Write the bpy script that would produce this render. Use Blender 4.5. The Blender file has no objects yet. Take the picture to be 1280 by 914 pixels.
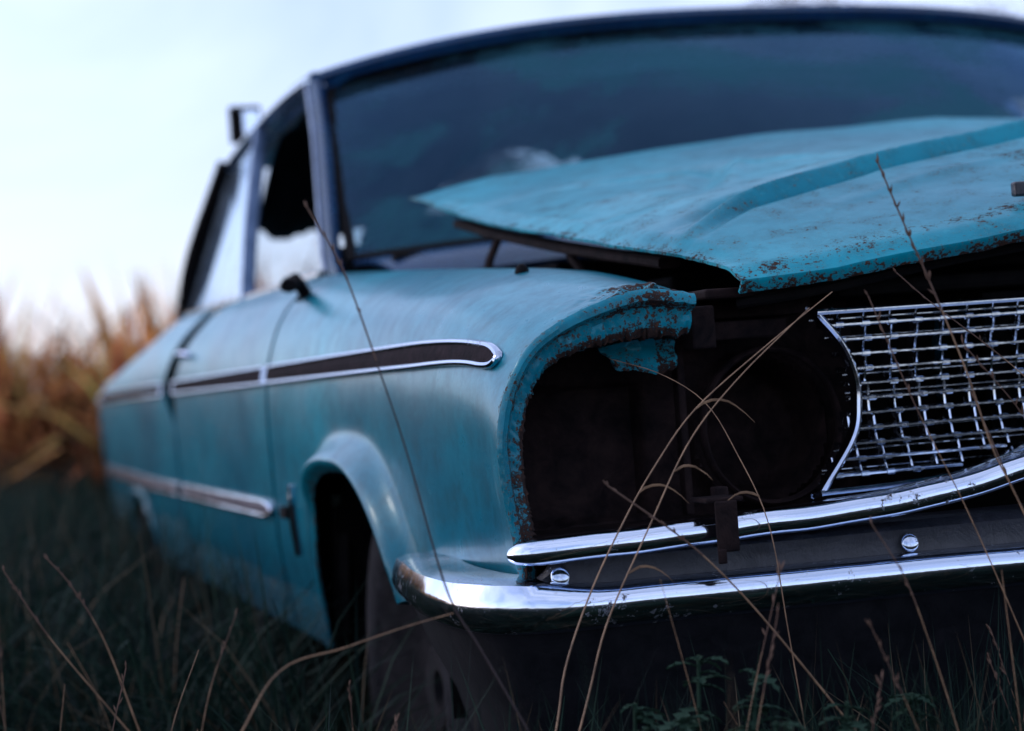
import bpy, bmesh, math, random
import numpy as np
from mathutils import Vector, noise as mn
random.seed(7); np.random.seed(7)
scene=bpy.context.scene
COL=bpy.context.collection
E=Vector((0.25,2.7,0.0))
XC=0.25
# ------------------------------------------------------------------ materials
def newmat(name):
    m=bpy.data.materials.new(name); m.use_nodes=True
    nt=m.node_tree; b=nt.nodes.get("Principled BSDF")
    return m,nt,b
def N(nt,t,**k):
    n=nt.nodes.new(t)
    for a,v in k.items(): setattr(n,a,v)
    return n
def noise_node(nt,scale,detail=6,rough=.6,dist=0.0,coord=None):
    n=N(nt,'ShaderNodeTexNoise'); n.inputs['Scale'].default_value=scale
    n.inputs['Detail'].default_value=detail; n.inputs['Roughness'].default_value=rough
    n.inputs['Distortion'].default_value=dist
    if coord is not None: nt.links.new(coord,n.inputs['Vector'])
    return n
def ramp(nt,fac,stops):
    r=N(nt,'ShaderNodeValToRGB'); e=r.color_ramp.elements
    e[0].position=stops[0][0]; e[0].color=stops[0][1]
    e[1].position=stops[-1][0]; e[1].color=stops[-1][1]
    for p,c in stops[1:-1]:
        x=e.new(p); x.color=c
    nt.links.new(fac,r.inputs[0]); return r
def mixc(nt,f,a,b):
    m=N(nt,'ShaderNodeMix',data_type='RGBA')
    if isinstance(f,float): m.inputs[0].default_value=f
    else: nt.links.new(f,m.inputs[0])
    for s,i in ((a,6),(b,7)):
        if isinstance(s,tuple): m.inputs[i].default_value=s
        else: nt.links.new(s,m.inputs[i])
    return m.outputs[2]
def math_(nt,op,a,b=None,clamp=False):
    m=N(nt,'ShaderNodeMath',operation=op); m.use_clamp=clamp
    for s,i in ((a,0),(b,1)):
        if s is None: continue
        if isinstance(s,(int,float)): m.inputs[i].default_value=s
        else: nt.links.new(s,m.inputs[i])
    return m.outputs[0]
def g(v): return (v,v,v,1)
def paint(name,base,faded,rough=.28,wearbase=0.0,coat=.2,spec=.30):
    m,nt,b=newmat(name)
    co=N(nt,'ShaderNodeTexCoord').outputs['Object']
    big=noise_node(nt,2.2,6,.55,.3,co); mid=noise_node(nt,22,8,.7,.3,co); fine=noise_node(nt,190,6,.75,0,co)
    spk=noise_node(nt,75,3,.6,0,co)
    at=N(nt,'ShaderNodeAttribute'); at.attribute_name='wear'
    fade=ramp(nt,big.outputs[0],[(.35,g(0)),(.72,g(1))])
    c=mixc(nt,fade.outputs[0],base,faded)
    gr=ramp(nt,mid.outputs[0],[(.44,g(0)),(.74,g(.65))])
    c=mixc(nt,gr.outputs[0],c,tuple(base[i]*.32+.002 for i in range(3))+(1,))
    sc=ramp(nt,spk.outputs[0],[(.60,g(0)),(.70,g(.16))])
    c=mixc(nt,sc.outputs[0],c,(.05,.42,.50,1))
    dk=ramp(nt,fine.outputs[0],[(.59,g(0)),(.65,g(.7))])
    c=mixc(nt,dk.outputs[0],c,(.005,.040,.055,1))
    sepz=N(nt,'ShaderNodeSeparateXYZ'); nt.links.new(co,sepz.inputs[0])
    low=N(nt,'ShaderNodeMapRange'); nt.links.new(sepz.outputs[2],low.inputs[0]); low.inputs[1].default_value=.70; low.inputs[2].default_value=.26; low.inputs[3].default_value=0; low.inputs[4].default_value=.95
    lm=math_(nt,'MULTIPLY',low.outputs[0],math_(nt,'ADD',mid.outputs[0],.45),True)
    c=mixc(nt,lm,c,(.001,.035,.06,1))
    s=math_(nt,'ADD',math_(nt,'MULTIPLY',mid.outputs[0],.38),math_(nt,'MULTIPLY',fine.outputs[0],.62))
    s=math_(nt,'ADD',s,math_(nt,'MULTIPLY',at.outputs['Fac'],.42))
    s=math_(nt,'ADD',s,wearbase)
    rm=ramp(nt,s,[(.660,g(0)),(.680,g(1))])
    edge=ramp(nt,s,[(.62,g(0)),(.655,g(1)),(.685,g(0))])
    rc=ramp(nt,fine.outputs[0],[(.3,(.009,.004,.004,1)),(.56,(.034,.015,.010,1)),(.78,(.17,.065,.03,1))])
    c=mixc(nt,math_(nt,'MULTIPLY',edge.outputs[0],.2),c,(.14,.40,.42,1))
    c=mixc(nt,rm.outputs[0],c,rc.outputs[0])
    nt.links.new(c,b.inputs['Base Color'])
    r=math_(nt,'ADD',math_(nt,'MULTIPLY',rm.outputs[0],.5),math_(nt,'ADD',math_(nt,'MULTIPLY',mid.outputs[0],.26),rough-.10),True)
    nt.links.new(r,b.inputs['Roughness'])
    b.inputs['Specular IOR Level'].default_value=spec
    b.inputs['Specular Tint'].default_value=(.48,.88,1,1)
    b.inputs['Coat Roughness'].default_value=.10
    b.inputs['Coat IOR'].default_value=1.38
    b.inputs['Coat Tint'].default_value=(.8,.97,1,1)
    nt.links.new(math_(nt,'MULTIPLY',math_(nt,'SUBTRACT',1.0,rm.outputs[0]),coat),b.inputs['Coat Weight'])
    bp=N(nt,'ShaderNodeBump'); bp.inputs['Strength'].default_value=.35; bp.inputs['Distance'].default_value=.004
    h=math_(nt,'ADD',math_(nt,'MULTIPLY',rm.outputs[0],-.5),math_(nt,'MULTIPLY',fine.outputs[0],.18))
    nt.links.new(h,bp.inputs['Height']); nt.links.new(bp.outputs[0],b.inputs['Normal'])
    return m
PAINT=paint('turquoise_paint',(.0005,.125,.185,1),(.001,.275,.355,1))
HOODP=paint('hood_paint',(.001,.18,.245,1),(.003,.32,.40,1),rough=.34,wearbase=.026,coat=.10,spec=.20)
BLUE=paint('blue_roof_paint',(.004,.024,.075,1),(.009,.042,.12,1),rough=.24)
def chrome(name,wear=.5,tint=(.84,.89,.95,1)):
    m,nt,b=newmat(name)
    co=N(nt,'ShaderNodeTexCoord').outputs['Object']
    n=noise_node(nt,70,8,.78,.3,co); n2=noise_node(nt,9,5,.6,.2,co)
    s=math_(nt,'ADD',math_(nt,'MULTIPLY',n.outputs[0],.72),math_(nt,'MULTIPLY',n2.outputs[0],.28))
    r=ramp(nt,s,[(wear,g(0)),(wear+.04,g(1))])
    c=mixc(nt,r.outputs[0],tint,(.04,.03,.03,1))
    nt.links.new(c,b.inputs['Base Color'])
    nt.links.new(math_(nt,'SUBTRACT',1.0,math_(nt,'MULTIPLY',r.outputs[0],.8)),b.inputs['Metallic'])
    nt.links.new(math_(nt,'ADD',math_(nt,'MULTIPLY',r.outputs[0],.5),math_(nt,'MULTIPLY',n.outputs[0],.22)),b.inputs['Roughness'])
    bp=N(nt,'ShaderNodeBump'); bp.inputs['Strength'].default_value=.22; bp.inputs['Distance'].default_value=.004
    nt.links.new(n2.outputs[0],bp.inputs['Height']); nt.links.new(bp.outputs[0],b.inputs['Normal'])
    return m
CHROME=chrome('worn_chrome',.585,(.70,.79,.93,1)); CHROME2=chrome('grille_chrome',.565,(.56,.62,.70,1)); TRIMC=chrome('dull_trim_chrome',.58,(.50,.57,.68,1))
def rough(name,c1,c2,scale=20,r=.8,metal=0,bump=.4,spec=.5):
    m,nt,b=newmat(name)
    co=N(nt,'ShaderNodeTexCoord').outputs['Object']
    n=noise_node(nt,scale,8,.7,.4,co)
    rr=ramp(nt,n.outputs[0],[(.35,c1),(.68,c2)])
    nt.links.new(rr.outputs[0],b.inputs['Base Color']); b.inputs['Roughness'].default_value=r; b.inputs['Metallic'].default_value=metal
    b.inputs['Specular IOR Level'].default_value=spec
    bp=N(nt,'ShaderNodeBump'); bp.inputs['Strength'].default_value=bump; bp.inputs['Distance'].default_value=.01
    nt.links.new(n.outputs[0],bp.inputs['Height']); nt.links.new(bp.outputs[0],b.inputs['Normal'])
    return m
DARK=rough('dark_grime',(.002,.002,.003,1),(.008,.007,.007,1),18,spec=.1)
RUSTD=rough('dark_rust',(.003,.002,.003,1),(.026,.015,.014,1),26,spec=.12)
DFACE=rough('dark_bumper_face',(.003,.004,.007,1),(.020,.020,.026,1),30,r=.30,bump=.5)
VALM=rough('dark_valance',(.002,.003,.005,1),(.010,.010,.013,1),30,r=.6,bump=.2,spec=.2)
RUBBER=rough('rubber',(.008,.008,.010,1),(.024,.024,.028,1),30,r=.9,spec=.1)
SEATM=rough('seat_vinyl',(.006,.008,.011,1),(.014,.016,.02,1),10,spec=.15)
RIMM=rough('rim_steel',(.010,.010,.012,1),(.030,.028,.030,1),25,r=.9,metal=0,spec=.1)
PALEP=rough('pale_pillar_trim',(.06,.11,.20,1),(.16,.24,.38,1),12,r=.3,metal=.5,bump=.1)
def glass(name,dirt=.35,tcol=(.32,.38,.44,1),dcol=(.06,.09,.12,1),gcol=(.75,.88,1,1),stops=None,sc=2.6,gradx=0.0,f0=.05):
    m,nt,b=newmat(name)
    out=nt.nodes['Material Output']
    co=N(nt,'ShaderNodeTexCoord').outputs['Object']
    n=noise_node(nt,sc,8,.62,1.2,co); n2=noise_node(nt,40,6,.7,.2,co)
    tr=N(nt,'ShaderNodeBsdfTransparent'); tr.inputs[0].default_value=tcol
    gl=N(nt,'ShaderNodeBsdfGlossy'); gl.inputs['Roughness'].default_value=.05; gl.inputs[0].default_value=gcol
    di=N(nt,'ShaderNodeBsdfDiffuse'); di.inputs[0].default_value=dcol
    ge=N(nt,'ShaderNodeNewGeometry'); dp=N(nt,'ShaderNodeVectorMath',operation='DOT_PRODUCT')
    nt.links.new(ge.outputs['Normal'],dp.inputs[0]); nt.links.new(ge.outputs['Incoming'],dp.inputs[1])
    fz=math_(nt,'SUBTRACT',1.0,math_(nt,'ABSOLUTE',dp.outputs['Value']),True)
    fr=math_(nt,'ADD',math_(nt,'MULTIPLY',math_(nt,'POWER',fz,5.0),.92),f0,True)
    m1=N(nt,'ShaderNodeMixShader'); nt.links.new(fr,m1.inputs[0]); nt.links.new(tr.outputs[0],m1.inputs[1]); nt.links.new(gl.outputs[0],m1.inputs[2])
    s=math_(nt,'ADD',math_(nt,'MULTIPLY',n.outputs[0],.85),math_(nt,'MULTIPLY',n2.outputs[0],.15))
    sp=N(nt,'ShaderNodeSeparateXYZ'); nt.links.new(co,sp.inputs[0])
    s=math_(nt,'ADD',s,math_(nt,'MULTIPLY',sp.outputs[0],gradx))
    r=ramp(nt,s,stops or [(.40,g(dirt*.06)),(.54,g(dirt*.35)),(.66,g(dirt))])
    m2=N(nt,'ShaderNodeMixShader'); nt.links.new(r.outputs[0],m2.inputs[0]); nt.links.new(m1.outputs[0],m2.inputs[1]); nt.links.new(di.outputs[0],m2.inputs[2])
    nt.links.new(m2.outputs[0],out.inputs[0])
    return m
GLASS=glass('dusty_glass_painted_reflections',.5,tcol=(.50,.64,.72,1),dcol=(.020,.085,.11,1),gcol=(.30,.62,1,1),stops=[(.44,g(.02)),(.49,g(.08)),(.53,g(.45)),(.60,g(.72))],sc=1.5,gradx=.04,f0=.05); GLASS2=glass('side_glass',.35,(.75,.82,.9,1),(.2,.27,.34,1))  # windshield: sharp patchy ramp paints tree and cloud reflections over the dust
# ------------------------------------------------------------------ mesh helpers
def empty(name,loc,parent=None):
    o=bpy.data.objects.new(name,None); o.location=loc; COL.objects.link(o)
    if parent: o.parent=parent
    return o
def mk(name,verts,faces,mat,parent=None,off=None,smooth=True,solid=0,split=40,attr=None,mirror=False,bev=0,soloff=-1):
    off=E if off is None else Vector(off)
    vs=[]
    for v in verts:
        x=2*XC-v[0] if mirror else v[0]
        vs.append((x-off.x,v[1]-off.y,v[2]-off.z))
    if mirror: faces=[tuple(reversed(f)) for f in faces]
    me=bpy.data.meshes.new(name); me.from_pydata(vs,[],[tuple(f) for f in faces]); me.update()
    if smooth:
        me.polygons.foreach_set('use_smooth',[True]*len(me.polygons))
    me.materials.append(mat)
    if attr is not None:
        a=me.attributes.new('wear','FLOAT','POINT'); a.data.foreach_set('value',list(map(float,attr)))
    o=bpy.data.objects.new(name,me); COL.objects.link(o)
    if parent is not None: o.parent=parent
    else: o.location=off
    if solid:
        s=o.modifiers.new('s','SOLIDIFY'); s.thickness=solid; s.offset=soloff
    if bev:
        s=o.modifiers.new('b','BEVEL'); s.width=bev; s.segments=2; s.limit_method='ANGLE'
    if smooth and split:
        s=o.modifiers.new('e','EDGE_SPLIT'); s.split_angle=math.radians(split)
    return o
def gridfaces(nr,nc,closed=False,flip=False):
    f=[]
    for i in range(nr-1):
        for j in range(nc if closed else nc-1):
            a=i*nc+j; b=i*nc+(j+1)%nc; c=(i+1)*nc+(j+1)%nc; d=(i+1)*nc+j
            f.append((a,d,c,b) if flip else (a,b,c,d))
    return f
TT=np.linspace(0,1,13)[:-1][:,None]
def cr(pts,n):
    P=np.array([tuple(p) for p in pts],float); m=len(P)
    if m==2:
        t=np.linspace(0,1,n)[:,None]; return P[0]*(1-t)+P[1]*t
    Q=np.vstack([2*P[0]-P[1],P,2*P[-1]-P[-2]])
    out=[]
    for i in range(m-1):
        p0,p1,p2,p3=Q[i:i+4]; t=TT
        out.append(.5*((2*p1)+(-p0+p2)*t+(2*p0-5*p1+4*p2-p3)*t*t+(-p0+3*p1-3*p2+p3)*t**3))
    out.append(P[-1:]); out=np.vstack(out)
    d=np.r_[0,np.cumsum(np.linalg.norm(np.diff(out,axis=0),axis=1))]
    s=np.linspace(0,d[-1],n)
    return np.stack([np.interp(s,d,out[:,k]) for k in range(out.shape[1])],1)
def sweep(path,prof,up=(0,0,1),closed=False,taper=None,caps=True):
    P=np.array([tuple(p) for p in path],float); n=len(P); V=[]
    for i in range(n):
        if closed: T=P[(i+1)%n]-P[i-1]
        else: T=P[min(i+1,n-1)]-P[max(i-1,0)]
        T=T/np.linalg.norm(T); u=np.array(up,float); s=np.cross(T,u); s/=np.linalg.norm(s); u2=np.cross(s,T)
        k=1 if taper is None else taper[i]
        for a,b in prof: V.append(P[i]+s*a*k+u2*b*k)
    m=len(prof); F=gridfaces(n,m,True)
    if closed:
        for j in range(m):
            F.append(((n-1)*m+j,(n-1)*m+(j+1)%m,(j+1)%m,j))
    elif caps:
        F.append(tuple(reversed(range(m)))); F.append(tuple((n-1)*m+j for j in range(m)))
    return V,F
def circ(r,n=8,ry=None):
    ry=r if ry is None else ry
    return [(r*math.cos(2*math.pi*i/n),ry*math.sin(2*math.pi*i/n)) for i in range(n)]
def rrect(w,h,b=.25):
    w/=2;h/=2;c=min(w,h)*b*2
    return [(-w+c,-h),(w-c,-h),(w,-h+c),(w,h-c),(w-c,h),(-w+c,h),(-w,h-c),(-w,-h+c)]
def box(c,s):
    x,y,z=c;a,b,d=s[0]/2,s[1]/2,s[2]/2
    V=[(x+i*a,y+j*b,z+k*d) for i in(-1,1) for j in(-1,1) for k in(-1,1)]
    F=[(0,1,3,2),(4,6,7,5),(0,4,5,1),(2,3,7,6),(0,2,6,4),(1,5,7,3)]
    return V,F
def joinm(parts):
    V=[];F=[]
    for v,f in parts:
        o=len(V); V+=[tuple(p) for p in v]; F+=[tuple(i+o for i in q) for q in f]
    return V,F
def sm(t): t=max(0,min(1,t)); return t*t*(3-2*t)
# ------------------------------------------------------------------ car root
car=empty('abandoned_car',E)
car['label']="abandoned turquoise sedan with missing headlights and buckled hood in grass"
car['category']="car"
KY=[0,.15,.4,1.0,1.6,2.5,3.6,5.45]
KP=[
 [(-.766,.777),(-.831,.785),(-.905,.765),(-.96,.735),(-.992,.692),(-1.008,.64),(-1.008,.58),(-1.0,.523),(-.995,.47)],
 [(-.762,.80),(-.83,.806),(-.905,.792),(-.957,.768),(-.985,.735),(-1.0,.68),(-1.0,.6),(-.995,.53),(-.99,.46)],
 [(-.755,.832),(-.83,.838),(-.905,.824),(-.957,.797),(-.985,.75),(-1.0,.69),(-1.0,.60),(-.995,.52),(-.985,.44)],
 [(-.75,.872),(-.83,.876),(-.905,.857),(-.957,.82),(-.987,.765),(-1.0,.69),(-1.0,.56),(-.995,.42),(-.975,.27)],
 [(-.80,.908),(-.86,.910),(-.92,.882),(-.962,.835),(-.988,.77),(-1.0,.69),(-1.0,.56),(-.995,.42),(-.975,.27)],
 [(-.865,.915),(-.89,.908),(-.93,.88),(-.966,.835),(-.99,.77),(-1.0,.69),(-1.0,.56),(-.995,.42),(-.975,.27)],
 [(-.865,.930),(-.89,.922),(-.93,.89),(-.966,.84),(-.99,.77),(-1.0,.69),(-1.0,.56),(-.995,.42),(-.975,.27)],
 [(-.78,.80),(-.84,.80),(-.89,.79),(-.925,.77),(-.945,.735),(-.955,.68),(-.955,.56),(-.945,.42),(-.93,.32)]]
KYa=np.array(KY); KPa=np.array(KP)
def keyp(y):
    y=min(max(y,0),5.45)
    w=min(.09,y,5.45-y); acc=0
    for d in (-1,-.5,0,.5,1):
        yy=y+d*w; i=min(max(np.searchsorted(KYa,yy)-1,0),len(KY)-2)
        t=(yy-KYa[i])/(KYa[i+1]-KYa[i]); acc=acc+KPa[i]*(1-t)+KPa[i+1]*t
    return acc/5
_c={}
def dense(y):
    k=round(y,4)
    if k not in _c: _c[k]=cr(keyp(y),160)
    return _c[k].copy()
AR=[(.88,.365,.305,2.5),(4.05,.36,.16,2.5)]
def archz(y):
    zb=0
    for c,a,h,p in AR:
        q=abs(y-c)/a
        if q<1: zb=max(zb,.27+h*(1-q**p)**(1/p))
    return zb
def flare(y,z):
    s=0
    for k,(c,a,h,p) in enumerate(AR):
        r=((abs(y-c)/a)**p+(max(z-.27,0)/h)**p)**(1/p)
        d=(r-1)*.33
        amp=.040 if k==0 else .012
        if k==0: amp*=1-.85*sm((y-1.0)/.22)*sm((.60-z)/.12)
        if d>-.03: s+=amp*math.exp(-((d-.020)/.024)**2)
    return s
def column(y,n):
    P=dense(y); zb=archz(y)
    if zb>0:
        k=P[:,1]>=zb; j=int(np.argmin(k)) if not k.all() else len(P)
        P=P[:max(j,4)]
        P[-1,1]=zb if j<160 else P[-1,1]
    d=np.r_[0,np.cumsum(np.linalg.norm(np.diff(P,axis=0),axis=1))]; s=np.linspace(0,d[-1],n)
    return np.stack([np.interp(s,d,P[:,0]),np.interp(s,d,P[:,1])],1)
def dent(y,z):
    return .003*mn.noise(Vector((y*1.6,z*3.1,1.7)))+.0020*mn.noise(Vector((y*6,z*8,4)))
def fl(y,z): return flare(y,z)*(1 if z<.72 else max(0,1-(z-.72)/.06))
def sx(y,z):
    P=dense(y)[40:]
    return float(np.interp(z,P[:,1][::-1],P[:,0][::-1]))-fl(y,z)+dent(y,z)
def panel(name,ys,n,yend=None,mat=PAINT,wearf=None,label=None):
    V=[];A=[]
    y0=ys[0]; y1=ys[-1]
    for y in ys:
        for (x,z) in column(y,n):
            yy=y
            if yend:
                s=(y-y0)/(y1-y0); yy=yend[0](z)*(1-s)+yend[1](z)*s
            x=x-fl(yy,z)+(dent(yy,z) if yy>.05 else dent(yy,z)*yy/.05)
            zz=z
            if name=='front_fender' and z>.74 and yy<.10:
                q=(1-yy/.10)*math.exp(-((x+.82)/.06)**2); zz=z+q*(.014*mn.noise(Vector((x*40,yy*30,0)))+.008*mn.noise(Vector((x*110,yy*90,0))))
            V.append((x,yy,zz)); A.append(wearf(x,yy,z) if wearf else 0)
    F=gridfaces(len(ys),n,flip=True)
    for m in (False,True):
        F2=F
        if name=='front_fender' and not m:
            F2=[]
            for f in F:
                c=[sum(V[i][k] for i in f)/4 for k in range(3)]
                q=((c[0]+.805)/.036)**2+((c[1]-.040)/.018)**2
                if c[2]>.76 and q<1+1.1*mn.noise(Vector((c[0]*90,c[1]*90,2))): continue
                F2.append(f)
        o=mk(name,V,F2,mat,car,solid=.005,attr=A,mirror=m)
        if label and not m: o['label']=label
def wf(x,y,z):
    w=0
    w=max(w,1-y/.030)*.46
    w=max(w,(1.0*math.exp(-((x+.80)/.06)**2-((y-.04)/.04)**2)) if z>.75 else 0)
    w=max(w,.35*(1-(z-archz(y))/.02) if archz(y)>0 and z<archz(y)+.02 else 0)
    if z<.36: w=max(w,.3)
    return max(0,w)
ysf=np.unique(np.r_[np.linspace(0,.12,34),np.linspace(.12,.515,34),.515+.73*(0.5-0.5*np.cos(np.linspace(0,np.pi,60))),np.linspace(1.245,1.566,18)])
panel('front_fender',list(ysf),110,wearf=wf,label="turquoise front fender with rusty headlight edge and flared wheel arch")
gapz=lambda z: 2.66+(2.95-2.66)*sm((.93-z)/.2) if z>.73 else 2.95-.05*sm((.73-z)/.3)
panel('door',list(np.linspace(1.592,2.95,46)),50,yend=(lambda z:1.592,lambda z:gapz(z)-.0),wearf=lambda x,y,z:.3 if z<.36 else 0)
ysr=np.unique(np.r_[np.linspace(2.985,3.69,24),3.69+.72*(0.5-0.5*np.cos(np.linspace(0,np.pi,40))),np.linspace(4.41,5.45,30)])
panel('quarter_panel',list(ysr),50,yend=(lambda z:gapz(z)+.03+.19*sm((z-.62)/.12),lambda z:5.45),wearf=lambda x,y,z:.3 if z<.4 else .05)
V=[]
ysl=list(np.linspace(1.2,5.40,60))
for y in ysl:
    K=keyp(y)
    for x,z in cr(K[2:],12): V.append((x+.03,y,max(z,archz(y)+.03)-.02))
for m in (False,True): mk('inner_panel',V,gridfaces(len(ysl),12),DARK,car,mirror=m)
# front fender headlight flange
outer=[(-.766,.777),(-.831,.785),(-.905,.765),(-.96,.735),(-.992,.692),(-1.008,.64),(-1.008,.58),(-1.0,.523),(-.995,.47)]
inner=[(-.770,.734),(-.83,.735),(-.893,.727),(-.942,.709),(-.968,.674),(-.980,.62),(-.979,.57),(-.974,.524),(-.974,.47)]
O=cr(outer,190); I=cr(inner,190); V=[];A=[]
rows=[(0,0.0),(.05,-.003),(.12,-.005),(.20,-.005),(.26,-.001),(.32,.007),(.5,.010),(.66,.010),(.8,.011),(.9,.013),(1,.016),(1.0,.035)]
for ri,(t,yy) in enumerate(rows):
    for i in range(190):
        tt=t
        if ri>=9:
            tt=t+.05*mn.noise(Vector((i*.18,1,9)))+(.22*max(0,mn.noise(Vector((i*.9,2,9)))))-.03
        p=O[i]*(1-tt)+I[i]*tt
        j=.0010*mn.noise(Vector((i*.25,t*3,9)))
        V.append((p[0]+j,yy+.003*mn.noise(Vector((i*.3,t*5,3)))*(t>.3),p[1]+j))
        k=i/189
        A.append(.20+.22*max(0,t-.2)+.08*math.sin(k*11)*t+(.24*math.exp(-((k-.93)/.08)**2))+(.18 if t>.85 else 0)+.18*math.exp(-((t-.29)/.08)**2)+.32*math.exp(-((k-.08)/.07)**2-((t-.15)/.15)**2))
F=gridfaces(len(rows),190,flip=True)
for m in(False,True):
    o=mk('headlight_surround',V,F,PAINT,car,attr=A,solid=.003,mirror=m)
    if not m:o['label']="rusty flaking headlight surround"
V=[]
for yy,s in ((.035,0),(.10,.01),(.20,.02)):
    for i in range(190):
        p=I[i]; V.append((p[0]+s,yy,p[1]-s*.4))
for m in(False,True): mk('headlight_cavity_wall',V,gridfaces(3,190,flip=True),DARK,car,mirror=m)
V2=[]; nx_,nz_=90,60
for i in range(nz_):
    for j in range(nx_):
        x=-.97+.47*j/(nx_-1); ztop=.765-.9*max(0,-.88-x); z=.46+(ztop-.46)*i/(nz_-1)
        y=.16+.02*mn.noise(Vector((x*9,z*9,3)))
        cx,cz=-.64,.612
        r=math.hypot(x-cx,z-cz)
        if r<.085: y+=.05*sm((.085-r)/.015)
        elif r<.10: y-=.02*sm((.10-r)/.012)
        cx,cz=-.86,.60; q=max(abs(x-cx)/.078,abs(z-cz)/.085)
        if q<1: y+=.02*sm((1-q)/.12)
        V2.append((x,y,z))
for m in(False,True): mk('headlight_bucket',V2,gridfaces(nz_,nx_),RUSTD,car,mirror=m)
V,F=sweep([(-.645+.088*math.cos(a),.09,.618+.092*math.sin(a)) for a in np.linspace(0,2*math.pi,41)[:-1]],circ(.004,8,.010),up=(0,1,0),closed=True)
for m in(False,True): mk('headlight_ring',V,F,RUSTD,car,mirror=m)
parts=[box((-.67,.14,.778),(.14,.22,.012)),box((-.78,.09,.508),(.42,.20,.012)),box((-.66,.12,.765),(.16,.05,.03)),box((-.755,.10,.64),(.010,.02,.24)),box((-.69,.075,.735),(.13,.02,.022)),box((-.745,.05,.74),(.03,.04,.05))]
V,F=joinm(parts)
for m in(False,True): mk('cavity_shelf',V,F,RUSTD,car,mirror=m,smooth=False,bev=.003)
V=[];A=[]
top=cr([(-.862,.724),(-.83,.730),(-.80,.732),(-.766,.728)],18); bot=cr([(-.850,.714),(-.843,.698),(-.822,.696),(-.79,.690),(-.768,.696)],18)
for k in range(6):
    for i in range(18):
        p=top[i]*(1-k/5)+bot[i]*k/5; V.append((p[0],.07+.006*math.sin(k*1.2)+.004*mn.noise(Vector((i*.5,k*.7,0))),p[1]+(.004*mn.noise(Vector((i*.9,k*2,0))) if k==5 else 0))); A.append(.18+.2*(k/5)+.25*(i>12))
o=mk('torn_bracket',V,gridfaces(6,18,flip=True),PAINT,car,solid=.002,attr=A); o['label']="torn turquoise sheet metal flap"
parts=[box((XC,.22,.64),(1.50,.03,.36)),box((XC,.14,.775),(1.62,.16,.02)),box((XC,.9,.66),(1.9,1.35,.02)),box((XC,1.58,.78),(2.0,.03,.32)),
       box((XC,.75,.76),(.5,.7,.18)),box((-.5,.6,.74),(.25,.3,.16)),box((-.45,1.2,.78),(.3,.3,.2)),box((XC,.10,.80),(1.2,.02,.015))]
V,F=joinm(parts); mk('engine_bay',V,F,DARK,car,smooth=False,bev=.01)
parts=[box((XC,3.0,.28),(1.9,4.6,.03)),box((XC,.35,.46),(1.7,.5,.02)),box((XC,5.35,.5),(2.2,.03,.4))]
V,F=joinm(parts); mk('underbody',V,F,DARK,car,smooth=False)
# ------------------------------------------------------------------ hood
HX=np.array([-.745,-.60,-.387,-.1,.25])
ZF=[.800,.806,.836,.862,.874]; YF=[-.010,-.030,-.055,-.08,-.09]
YR=[.16,.25,.33,.42,.47]; ZR=[.848,.902,.950,.992,1.005]
ZM=[.948,.980,1.008,1.038,1.05]; ZE=[1.028,1.058,1.080,1.104,1.122]
def hoodz(x,t):
    xm=x if x<=XC else 2*XC-x
    f=lambda a: float(np.interp(xm,HX,a))
    yf,yr=f(YF),f(YR)
    ye=1.40-.10*(1-((xm-XC)/1.0)**2)+.02
    if xm<-.65: ye=ye-.02*((-.65-xm)/.1)
    ys=[yf,yr,.9,ye]
    y=yf+(ye-yf)*t
    zz=[f(ZF),f(ZR),f(ZM),f(ZE)]
    z=0
    for d in(-.006,-.003,0,.003,.006): z+=float(np.interp(y+d,ys,zz))/5
    z-=.010*math.exp(-((y-yf)/.015)**2)
    ed=sm((xm+.75)/.22)
    d=y-(yr+.046); z-=.026*math.exp(-(d/.024)**2)*ed
    d=y-yr; z+=.013*math.exp(-(d/.009)**2)*ed
    d=y-(yr-.028); z-=.018*math.exp(-(d/.009)**2)*ed
    d=y-(yr-.12); z+=.004*math.exp(-(d/.02)**2)*sm((xm+.6)/.2)
    for ax,ay,bx,by,am in((-.62,1.05,-.22,.60,1.0),(-.55,.42,-.30,.95,.7)):
        if x<XC:
            L=math.hypot(bx-ax,by-ay); s=((x-ax)*(bx-ax)+(y-ay)*(by-ay))/L/L
            dd=((x-ax)*(by-ay)-(y-ay)*(bx-ax))/L
            if -.1<s<1.1: z+=am*(.010*math.exp(-(dd/.018)**2)-.015*math.exp(-((dd+.04)/.024)**2))*sm(1-abs(2*s-1)**2)
    z+=.005*mn.noise(Vector((x*3,y*3,2)))*ed+.003*mn.noise(Vector((x*8,y*8,5)))
    return y,z
V=[];A=[]
xs=np.unique(np.r_[np.linspace(-.752,-.60,20),np.linspace(-.60,.25,110),np.linspace(.25,1.252,40)])
ts=np.unique(np.r_[np.linspace(0,.06,8),np.linspace(.06,.45,140),np.linspace(.45,1,70)])
nx=len(xs)
def hx(x,y):
    k=sm((-.60-x)/.152); xx=x+.040*(1-sm(y/.30))*k
    if x<-.745: xx+=.005*mn.noise(Vector((y*9,0,1)))+.004*mn.noise(Vector((y*40,0,1)))
    return xx
for k in(1,0):
    for x in xs:
        y,z=hoodz(x,0); V.append((hx(x,y),y+(.010 if k else 0),z-(.015 if k else .004)+.0018*mn.noise(Vector((x*30,0,0))))); A.append(.38 if k else .24)
for t in ts:
    for x in xs:
        y,z=hoodz(x,t)
        e=min(x-xs[0],xs[-1]-x)
        if e<.03: z-=.010*(1-e/.03)*sm(y/.15)*(1-sm((y-1.0)/.3))
        V.append((hx(x,y),y,z))
        w=.13+max(0,.16*(1-abs(y-.0)/.03))
        w=max(w,.32*math.exp(-((x+.06)/.25)**2-((y-.22)/.16)**2))
        w=max(w,.26 if e<.01 else 0)
        A.append(w)
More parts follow.
